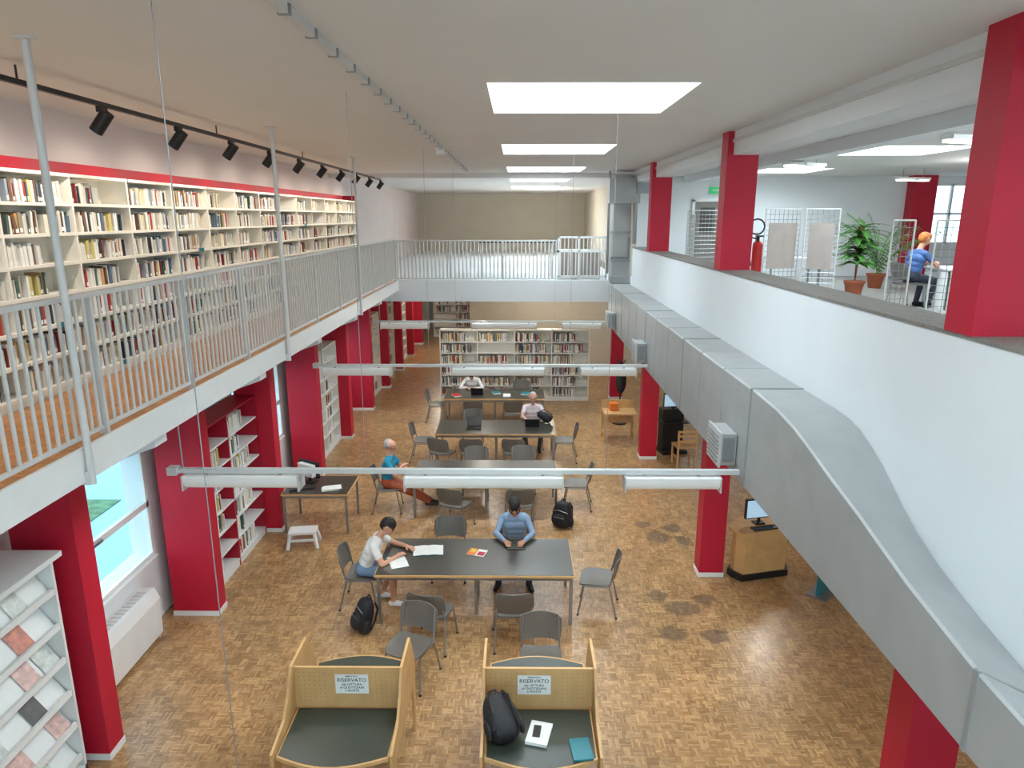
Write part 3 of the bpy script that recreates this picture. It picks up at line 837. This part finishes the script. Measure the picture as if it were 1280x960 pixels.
# ------------------------------------------------------------------ upper right room
def grid_panel(x, y, w, h, rz, board=None, z0=ZG):
    b = MB()
    for sx in (-w / 2, w / 2): b.tube((sx, 0, 0), (sx, 0, h), .014, 'rail'); b.box(sx - .012, sx + .012, -.2, .2, 0, .02, 'rail')
    b.tube((-w / 2, 0, h), (w / 2, 0, h), .012, 'rail')
    n = int(w / .1)
    for i in range(n + 1): b.tube((-w / 2 + i * w / n, 0, .15), (-w / 2 + i * w / n, 0, h), .005, 'metal', n=5)
    m = int((h - .15) / .1)
    for j in range(m + 1): b.tube((-w / 2, 0, .15 + j * (h - .15) / m), (w / 2, 0, .15 + j * (h - .15) / m), .005, 'metal', n=5)
    if board: b.box(-w / 2 + .08, w / 2 - .08, -.02, -.008, h * .35, h * .85, board)
    b.obj("wire_display_panel", (x, y, z0), rz)
grid_panel(5.3, 14.2, .8, 1.8, .25, 'greyboard'); grid_panel(6.0, 14.0, .62, 1.8, -.25, 'greyboard')
grid_panel(5.6, 10.3, .4, 1.6, .3, None); grid_panel(6.3, 10.2, .5, 1.6, -.3, None); grid_panel(4.6, 17.6, .9, 1.8, .3, None); grid_panel(3.9, 15.9, .8, 1.7, 1.2, None)
b = MB(); b.box(-.36, .36, 0, .03, 0, 2.06, 'cap'); b.box(-.44, -.36, -.03, .05, 0, 2.12, 'white'); b.box(.36, .44, -.03, .05, 0, 2.12, 'white'); b.box(-.44, .44, -.03, .05, 2.06, 2.14, 'white')
b.tube((.28, -.02, 1.0), (.28, -.06, 1.0), .015, 'metal'); b.tube((.28, -.06, 1.0), (.18, -.06, 1.0), .01, 'metal'); b.box(-.2, .2, -.005, 0, 1.2, 1.9, 'dark'); b.obj("door_1", (5.3, 19.94, ZG), 0)
b = MB(); b.box(-.18, .18, -.04, 0, -.09, .09, 'exit'); b.box(-.1, .06, -.045, -.04, -.015, .015, 'white'); b.add([(.04, -.045, -.05), (.12, -.045, 0), (.04, -.045, .05)], [(0, 1, 2)], 'white'); b.obj("exit_sign", (5.5, 19.98, 6.12))
b = MB(); e = .68
b.tube((0, 0, e + .02), (0, 0, e + .5), .085, 'redext', n=20); b.ell((0, 0, e + .5), (.085, .085, .07), 'redext', 20, 8); b.tube((0, 0, e + .55), (0, 0, e + .63), .025, 'black')
b.box(-.02, .09, -.015, .015, e + .63, e + .66, 'black'); b.path([(0, 0, e + .6), (-.12, -.02, e + .62), (-.15, -.03, e + .4), (-.11, -.05, e + .15)], .012, 'black'); b.tube((0, 0, e), (0, 0, e + .03), .07, 'black', n=20)
b.path([(.13 * math.cos(t / 12 * 2 * math.pi), .1, e + .8 + .13 * math.sin(t / 12 * 2 * math.pi)) for t in range(13)], .014, 'black')
b.tube((0, .1, 0), (0, .1, e + .7), .015, 'metal'); b.box(-.15, .15, -.1, .16, -.005, .01, 'metal'); b.box(-.05, .05, .0, .1, e - .02, e, 'metal')
b.obj("fire_extinguisher", (4.08, 12.0, ZG + .005))
def foliage(name, x, y, z, h, n, L, wid, spread, palm=False, pot=.2):
    b = MB()
    b.tube((0, 0, 0), (0, 0, .32), pot * .7, 'terra', r2=pot, n=20); b.tube((0, 0, .29), (0, 0, .34), pot * 1.08, 'terra', n=20)
    rnd = random.Random(n)
    stems = [((0, 0, .3), (rnd.uniform(-.1, .1), rnd.uniform(-.1, .1), h * .75)) for _ in range(3)]
    if not palm:
        for s, e in stems: b.tube(s, e, .015, 'terra', r2=.008)
    for i in range(n):
        if palm: base = Vector((0, 0, .35 + rnd.uniform(0, .3)))
        else:
            s, e = stems[i % 3]; base = Vector(s).lerp(Vector(e), rnd.uniform(.3, 1))
        a = rnd.uniform(0, 2 * math.pi); el = rnd.uniform(.1, .9) if not palm else rnd.uniform(.8, 1.35)
        d = Vector((math.cos(a), math.sin(a), 0)); side = Vector((-d.y, d.x, 0))
        l = L * rnd.uniform(.7, 1.2); pts = []
        for k in range(7):
            t = k / 6
            pts.append(base + d * (l * t * math.cos(el)) * (1 + .3 * t) + Vector((0, 0, l * (t * math.sin(el) - spread * t * t))))
        if palm:
            b.path(pts, .005, 'leaf', n=5)
            for k in range(1, 7):
                for q in range(3):
                    p = pts[k - 1].lerp(pts[k], q / 3)
                    for s in (-1, 1):
                        tip = p + side * s * .25 * math.sin(math.pi * (k / 7.5)) + d * .1 + Vector((0, 0, -.07))
                        b.add([p, p + d * .04, tip], [(0, 1, 2)], 'leaf')
        else:
            vs = []
            for k, p in enumerate(pts):
                w = wid * math.sin(math.pi * min(1, (k + .15) / 6.15))
                vs += [p - side * w, p + Vector((0, 0, -.01)), p + side * w]
            fs = []
            for k in range(6):
                for q in (0, 1): fs.append((k * 3 + q, k * 3 + q + 1, k * 3 + q + 4, k * 3 + q + 3))
            b.add(vs, fs, 'leaf')
    b.obj(name, (x, y, z))
foliage("potted_ficus", 7.1, 14.7, ZG, 1.95, 120, .42, .065, .5)
foliage("potted_palm", 8.5, 16.6, ZG, 1.2, 22, 1.6, .05, .3, palm=True)
b = MB(); b.box(-.9, .9, -.4, .4, .71, .75, 'white'); b.box(-.88, .88, -.38, -.35, 0, .71, 'white'); b.box(-.88, -.85, -.38, .38, 0, .71, 'white'); b.box(.85, .88, -.38, .38, 0, .71, 'white')
b.obj("reception_desk", (8.6, 12.9, ZG), 0, .004, False)
b = MB(); b.box(-.6, .6, -.35, .35, .7, .74, 'white')
for x in (-.55, .55):
    for y in (-.3, .3): b.box(x - .02, x + .02, y - .02, y + .02, 0, .7, 'metal')
b.obj("office_table", (6.3, 16.2, ZG), 0, 0, False)
for (x, y, rz) in ((4.9, 12.4, .5), (5.25, 8.4, .35), (9.3, 17.0, .3), (8.5, 10.5, .3)):
    b = MB(); b.box(-.45, .45, -.09, .09, .0, .05, 'white'); b.box(-.43, .43, -.06, -.01, -.03, 0, 'tube'); b.box(-.43, .43, .01, .06, -.03, 0, 'tube')
    b.box(-.08, .08, -.12, .12, -.02, .05, 'white'); b.tube((-.3, 0, .05), (-.3, 0, .25), .006, 'metal', n=5); b.tube((.3, 0, .05), (.3, 0, .25), .006, 'metal', n=5)
    b.obj("ceiling_fluorescent_fixture", (x, y, 6.25), rz, 0, False)
place(CH, "library_chair", (7.28, 13.0, ZG), -math.pi / 2 + .2)

# ------------------------------------------------------------------ people
def ik(a, c, l1, l2, pole):
    a = Vector(a); c = Vector(c); d = c - a; L = min(d.length, (l1 + l2) * .999); u = d.normalized()
    c = a + u * L
    x = (l1 * l1 - l2 * l2 + L * L) / (2 * L); h = math.sqrt(max(0, l1 * l1 - x * x))
    p = Vector(pole); p = (p - u * p.dot(u)).normalized()
    return a + u * x + p * h, c

def capsule_geo(p, q, r1, r2, V, F, n=10):
    p = Vector(p); q = Vector(q); d = q - p
    if d.length < 1e-5: d = Vector((0, 0, 1e-4)); q = p + d
    u = d.normalized(); a = Vector((0, 0, 1)) if abs(u.z) < .9 else Vector((1, 0, 0))
    s = u.cross(a).normalized(); t = u.cross(s)
    rings = []
    for k in range(1, 4): rings.append((p - u * r1 * math.cos(k * math.pi / 6), r1 * math.sin(k * math.pi / 6)))
    for k in range(3, 0, -1): rings.append((q + u * r2 * math.cos(k * math.pi / 6), r2 * math.sin(k * math.pi / 6)))
    o = len(V); V.append(p - u * r1)
    for c, r in rings:
        for k in range(n):
            th = 2 * math.pi * k / n; V.append(c + (s * math.cos(th) + t * math.sin(th)) * r)
    V.append(q + u * r2); e = len(V) - 1
    for k in range(n): F.append((o, o + 1 + (k + 1) % n, o + 1 + k))
    for j in range(len(rings) - 1):
        for k in range(n):
            a0 = o + 1 + j * n
            F.append((a0 + k, a0 + (k + 1) % n, a0 + n + (k + 1) % n, a0 + n + k))
    a0 = o + 1 + (len(rings) - 1) * n
    for k in range(n): F.append((a0 + k, a0 + (k + 1) % n, e))

def person(name, loc, yaw, lean, head, hands, feet, cols, sleeve='short', pants='long', beard=False, hair='short', vox=.009, belly=0.0, head_turn=0):
    P = []
    SK, HA, SH_, PA, SO, EY, MO = range(7)
    def cap(p, q, r1, r2, m, bias=0): P.append((Vector(p), Vector(q), r1, r2, m, bias))
    hip = Vector((0, 0, .565)); d = Vector((0, math.sin(lean), math.cos(lean))); X = Vector((1, 0, 0))
    cap(hip - X * .075, hip + X * .075, .108, .108, PA)
    cap(hip - X * .07 + d * .05, hip + X * .07 + d * .05, .108, .108, PA)
    cap(hip - X * .07 + d * .13, hip + X * .07 + d * .13, .11 + belly, .11 + belly, SH_)
    cap(hip - X * .075 + d * .22, hip + X * .075 + d * .22, .112 + belly * .6, .112 + belly * .6, SH_)
    cap(hip - X * .09 + d * .33, hip + X * .09 + d * .33, .115, .115, SH_)
    cap(hip - X * .13 + d * .43, hip + X * .13 + d * .43, .078, .078, SH_)
    nb = hip + d * .5; hd = Vector((0, math.sin(head), math.cos(head)))
    cap(nb - d * .03, nb + hd * .1, .055, .05, SK)
    cap(hip + d * .455 - X * .05, hip + d * .455 + X * .05, .07, .07, SH_)
    hc = nb + hd * .2
    R = Matrix.Rotation(head_turn, 3, 'Z') @ Matrix.Rotation(-head, 3, 'X')
    def H(x, y, z): return hc + R @ Vector((x, y, z))
    cap(H(0, -.012, .035), H(0, .012, .03), .086, .082, SK)
    cap(H(0, .03, .0), H(0, .04, -.055), .062, .042, SK)
    cap(H(0, .015, -.04), H(0, .035, -.07), .05, .036, SK)
    for s in (-1, 1):
        cap(H(.083 * s, -.005, -.005), H(.086 * s, -.01, .03), .011, .016, SK)
        cap(H(.033 * s, .084, .018), H(.033 * s, .085, .018), .0115, .0115, EY, .004)
        cap(H(.018 * s, .092, .037), H(.048 * s, .083, .037), .006, .005, HA, .003)
        cap(H(.03 * s, .07, -.01), H(.035 * s, .06, -.02), .03, .025, SK)
    cap(H(0, .092, .018), H(0, .112, -.018), .009, .014, SK)
    cap(H(-.02, .085, -.047), H(.02, .085, -.047), .0075, .0075, MO, .003)
    if beard:
        cap(H(-.04, .05, -.065), H(.04, .05, -.065), .032, .032, HA); cap(H(-.065, .02, -.03), H(-.05, .04, -.065), .026, .026, HA); cap(H(.065, .02, -.03), H(.05, .04, -.065), .026, .026, HA)
    if hair == 'short':
        cap(H(0, -.035, .05), H(0, .02, .065), .09, .08, HA); cap(H(0, -.045, .0), H(0, -.03, .05), .075, .085, HA)
    elif hair == 'curly':
        cap(H(0, -.035, .05), H(0, .02, .068), .088, .078, HA)
        for i in range(16):
            a = i * 2.4; ph = .2 + (i / 16) * 1.0
            c_ = H(.068 * math.sin(ph) * math.cos(a), -.012 + .075 * math.sin(ph) * math.sin(a), .07 + .06 * math.cos(ph))
            cap(c_, c_, .026, .026, HA)
        cap(H(0, -.045, .005), H(0, -.03, .05), .07, .083, HA)
    elif hair == 'balding':
        cap(H(0, -.05, .01), H(0, -.04, .05), .072, .08, HA); cap(H(-.07, -.02, .02), H(.07, -.02, .02), .035, .035, HA)
    for s, hand in ((-1, hands[0]), (1, hands[1])):
        sh = hip + d * .43 + X * .185 * s
        tgt = Vector(hand)
        el, wr = ik(sh, tgt, .28, .25, (s * .9, -.3, -.55))
        am = SH_ if sleeve == 'long' else SK
        cap(sh, el, .052, .04, am)
        if sleeve == 'short': cap(sh, sh.lerp(el, .55), .06, .055, SH_)
        cap(el, wr, .04, .028, am)
        if sleeve == 'long': cap(el, el.lerp(wr, .85), .046, .034, SH_)
        f = (wr - el).normalized(); f.z *= .3; f.normalize()
        up = Vector((0, 0, 1)); sd = f.cross(up).normalized() * (-s)
        for k in (-1, 0, 1): cap(wr + f * .01 + sd * .012 * k, wr + f * .08 + sd * .024 * k, .015, .013, SK)
        for k, ln in ((-1.5, .055), (-.5, .07), (.5, .075), (1.5, .065)):
            b0 = wr + f * .085 + sd * .0185 * k; b1 = b0 + f * ln * .5 + sd * .003 * k - up * .004; b2 = b1 + f * ln * .45 - up * .022
            cap(b0, b1, .0095, .0085, SK); cap(b1, b2, .0085, .0075, SK)
        t0 = wr + f * .03 + sd * .03; t1 = t0 + f * .03 + sd * .028 - up * .006; t2 = t1 + f * .03 + sd * .008 - up * .006
        cap(t0, t1, .012, .0105, SK); cap(t1, t2, .0105, .009, SK)
    for s, foot in ((-1, feet[0]), (1, feet[1])):
        hp = hip + X * .09 * s + Vector((0, .02, -.01)); an = Vector(foot[:3]) + Vector((0, 0, .09))
        kn, an = ik(hp, an, .43, .42, (s * .25, .6, 1))
        cap(hp, kn, .088, .062, PA)
        if pants == 'short':
            cap(kn.lerp(hp, .12), kn, .06, .054, SK); cap(kn, an, .055, .036, SK); cap(kn.lerp(an, .25), kn.lerp(an, .45), .055, .05, SK)
        else:
            cap(kn, an, .062, .046, PA)
        fd = Vector((foot[0] * .25, .97, 0)).normalized()
        if len(foot) > 3: fd = Vector((foot[3], 1, 0)).normalized()
        cap(an - fd * .03 + Vector((0, 0, -.045)), an + fd * .15 + Vector((0, 0, -.055)), .043, .034, SO)
        cap(an + Vector((0, 0, -.03)), an + fd * .08 + Vector((0, 0, -.045)), .042, .036, SO)
    V = []; F = []
    for (p, q, r1, r2, m, bi) in P: capsule_geo(p, q, r1, r2, V, F)
    me = bpy.data.meshes.new("tmp"); me.from_pydata([tuple(v) for v in V], [], F)
    o = bpy.data.objects.new("tmp", me); C.objects.link(o)
    md = o.modifiers.new("r", 'REMESH'); md.mode = 'VOXEL'; md.voxel_size = vox
    dg = bpy.context.evaluated_depsgraph_get(); dg.update()
    ev = o.evaluated_get(dg); nm = bpy.data.meshes.new_from_object(ev)
    bpy.data.objects.remove(o)
    n = len(nm.vertices); co = np.empty(n * 3, dtype=np.float64); nm.vertices.foreach_get("co", co); co = co.reshape(-1, 3)
    A = np.array([list(p[0]) for p in P]); B = np.array([list(p[1]) for p in P]); R1 = np.array([p[2] for p in P]); R2 = np.array([p[3] for p in P])
    Mx = np.array([p[4] for p in P]); Bi = np.array([p[5] for p in P])
    def dists(c):
        out = np.empty((len(c), len(P)))
        for i in range(len(P)):
            ab = B[i] - A[i]; L2 = max(ab @ ab, 1e-10)
            t = np.clip(((c - A[i]) @ ab) / L2, 0, 1)
            out[:, i] = np.linalg.norm(c - A[i] - t[:, None] * ab, axis=1) - (R1[i] + t * (R2[i] - R1[i]))
        return out
    K = .005
    def sdf(c):
        D = dists(c); m = D.min(axis=1)
        return m - K * np.log(np.exp(-(D - m[:, None]) / K).sum(axis=1))
    for it in range(2):
        s0 = sdf(co); e = 1e-3
        g = np.stack([(sdf(co + np.eye(3)[k] * e) - s0) / e for k in range(3)], axis=1)
        g /= np.maximum(np.linalg.norm(g, axis=1, keepdims=True), .3)
        co = co - g * np.clip(s0, -.015, .015)[:, None]
    nm.vertices.foreach_set("co", co.ravel())
    fc = np.empty(len(nm.polygons) * 3); nm.polygons.foreach_get("center", fc); fc = fc.reshape(-1, 3)
    cls = Mx[(dists(fc) - Bi).argmin(axis=1)]
    nm.materials.clear()
    for key, nmn in zip(cols, ("skin", "hair", "shirt", "trousers", "shoes")):
        nm.materials.append(mat(name + "_" + nmn, key, .6 if nmn != 'skin' else .5, var=.08, scale=9, bump=.25 if nmn in ('shirt', 'trousers', 'hair') else 0, bscale=14 if nmn != 'hair' else 120))
    nm.materials.append(M['black']); nm.materials.append(mat(name + "_lips", (150, 80, 74), .5))
    nm.polygons.foreach_set("material_index", cls.astype(np.int32)); nm.polygons.foreach_set("use_smooth", [True] * len(nm.polygons))
    nm.update(); nm.name = name
    return place(nm, name, loc, yaw)

SKIN = (208, 154, 124)
person("reader_in_white_tshirt", (-2.19, 8.9, 0), -math.pi / 2, .46, .7, [(-.17, .58, .79), (.14, .50, .79)], [(-.1, .2, 0), (.12, .42, 0)],
       [SKIN, (30, 24, 20), (228, 226, 222), (120, 150, 180), (225, 225, 225)], 'short', 'short', hair='curly', vox=.0085)
person("reader_in_blue_shirt", (-.05, 9.8, 0), math.pi, .34, .55, [(-.15, .57, .8), (.15, .57, .8)], [(-.22, .5, 0, -.3), (.24, .48, 0, .3)],
       [(190, 134, 104), (24, 20, 18), (136, 158, 184), (44, 46, 56), (24, 24, 26)], 'long', 'long', beard=True, vox=.0085)
person("reader_in_teal_tshirt", (-2.45, 12.15, 0), -math.pi / 2 - .06, .1, .12, [(-.0, .33, .85), (.08, .3, .9)], [(-.22, .82, 0), (-.08, .86, 0)],
       [(206, 150, 120), (170, 170, 170), (20, 130, 160), (176, 84, 50), (60, 50, 46)], 'short', 'long', hair='balding', vox=.01)
person("elderly_reader_with_laptop", (.35, 15.87, 0), math.pi, .15, .35, [(-.14, .5, .8), (.14, .5, .8)], [(-.15, .4, 0), (.15, .4, 0)],
       [(214, 160, 136), (200, 196, 190), (220, 204, 204), (70, 70, 80), (30, 30, 30)], 'short', 'long', hair='balding', vox=.011, belly=.02)
person("student_writing", (-1.3, 19.02, 0), math.pi, .5, .8, [(-.14, .56, .79), (.14, .52, .79)], [(-.12, .3, 0), (.12, .3, 0)],
       [SKIN, (36, 26, 20), (226, 224, 220), (60, 66, 84), (30, 30, 30)], 'long', 'long', vox=.011)
person("staff_member_at_desk", (7.3, 13.0, ZG), -math.pi / 2 + .2, .25, .4, [(-.1, .46, .82), (.12, .44, .82)], [(-.12, .3, 0), (.12, .3, 0)],
       [(214, 150, 120), (190, 110, 50), (60, 90, 140), (40, 44, 60), (30, 30, 30)], 'short', 'long', vox=.011)

# ------------------------------------------------------------------ lights / world / camera
def plight(x, y, z, e, col, r=.12):  # added fill points without any fixture, they only brighten the rooms
    ld = bpy.data.lights.new("ceiling_lamp", 'POINT'); ld.energy = e; ld.color = col; ld.shadow_soft_size = r
    lo = bpy.data.objects.new("ceiling_lamp", ld); C.objects.link(lo); lo.location = (x, y, z)
plight(1, 29, 6.1, 120, (1, .93, .84)); plight(-3, 27, 2.9, 90, (1, .93, .8)); plight(4.8, 12, 2.9, 60, (1, .95, .88)); plight(5, 5, 2.9, 60, (1, .95, .88)); plight(1, 22, 2.9, 60, (1, .93, .8)); plight(-1, 19.0, 3.0, 40, (1, .93, .8))
plight(9.5, 14, 6.1, 80, (.95, .98, 1)); plight(9, 6, 6.1, 80, (.95, .98, 1))

w = bpy.data.worlds.new("World"); scene.world = w; w.use_nodes = True
bg = w.node_tree.nodes["Background"]; bg.inputs[0].default_value = (.72, .88, 1, 1); bg.inputs[1].default_value = 3.3

cam = bpy.data.cameras.new("camera"); cam.sensor_width = 36; cam.lens = 36 * 860 / 1280; cam.clip_start = .05; cam.clip_end = 200
co = bpy.data.objects.new("camera", cam); C.objects.link(co)
co.location = (0, 0, 5.4); co.rotation_euler = (math.radians(90 - 13.66), 0, math.radians(.53))
scene.camera = co
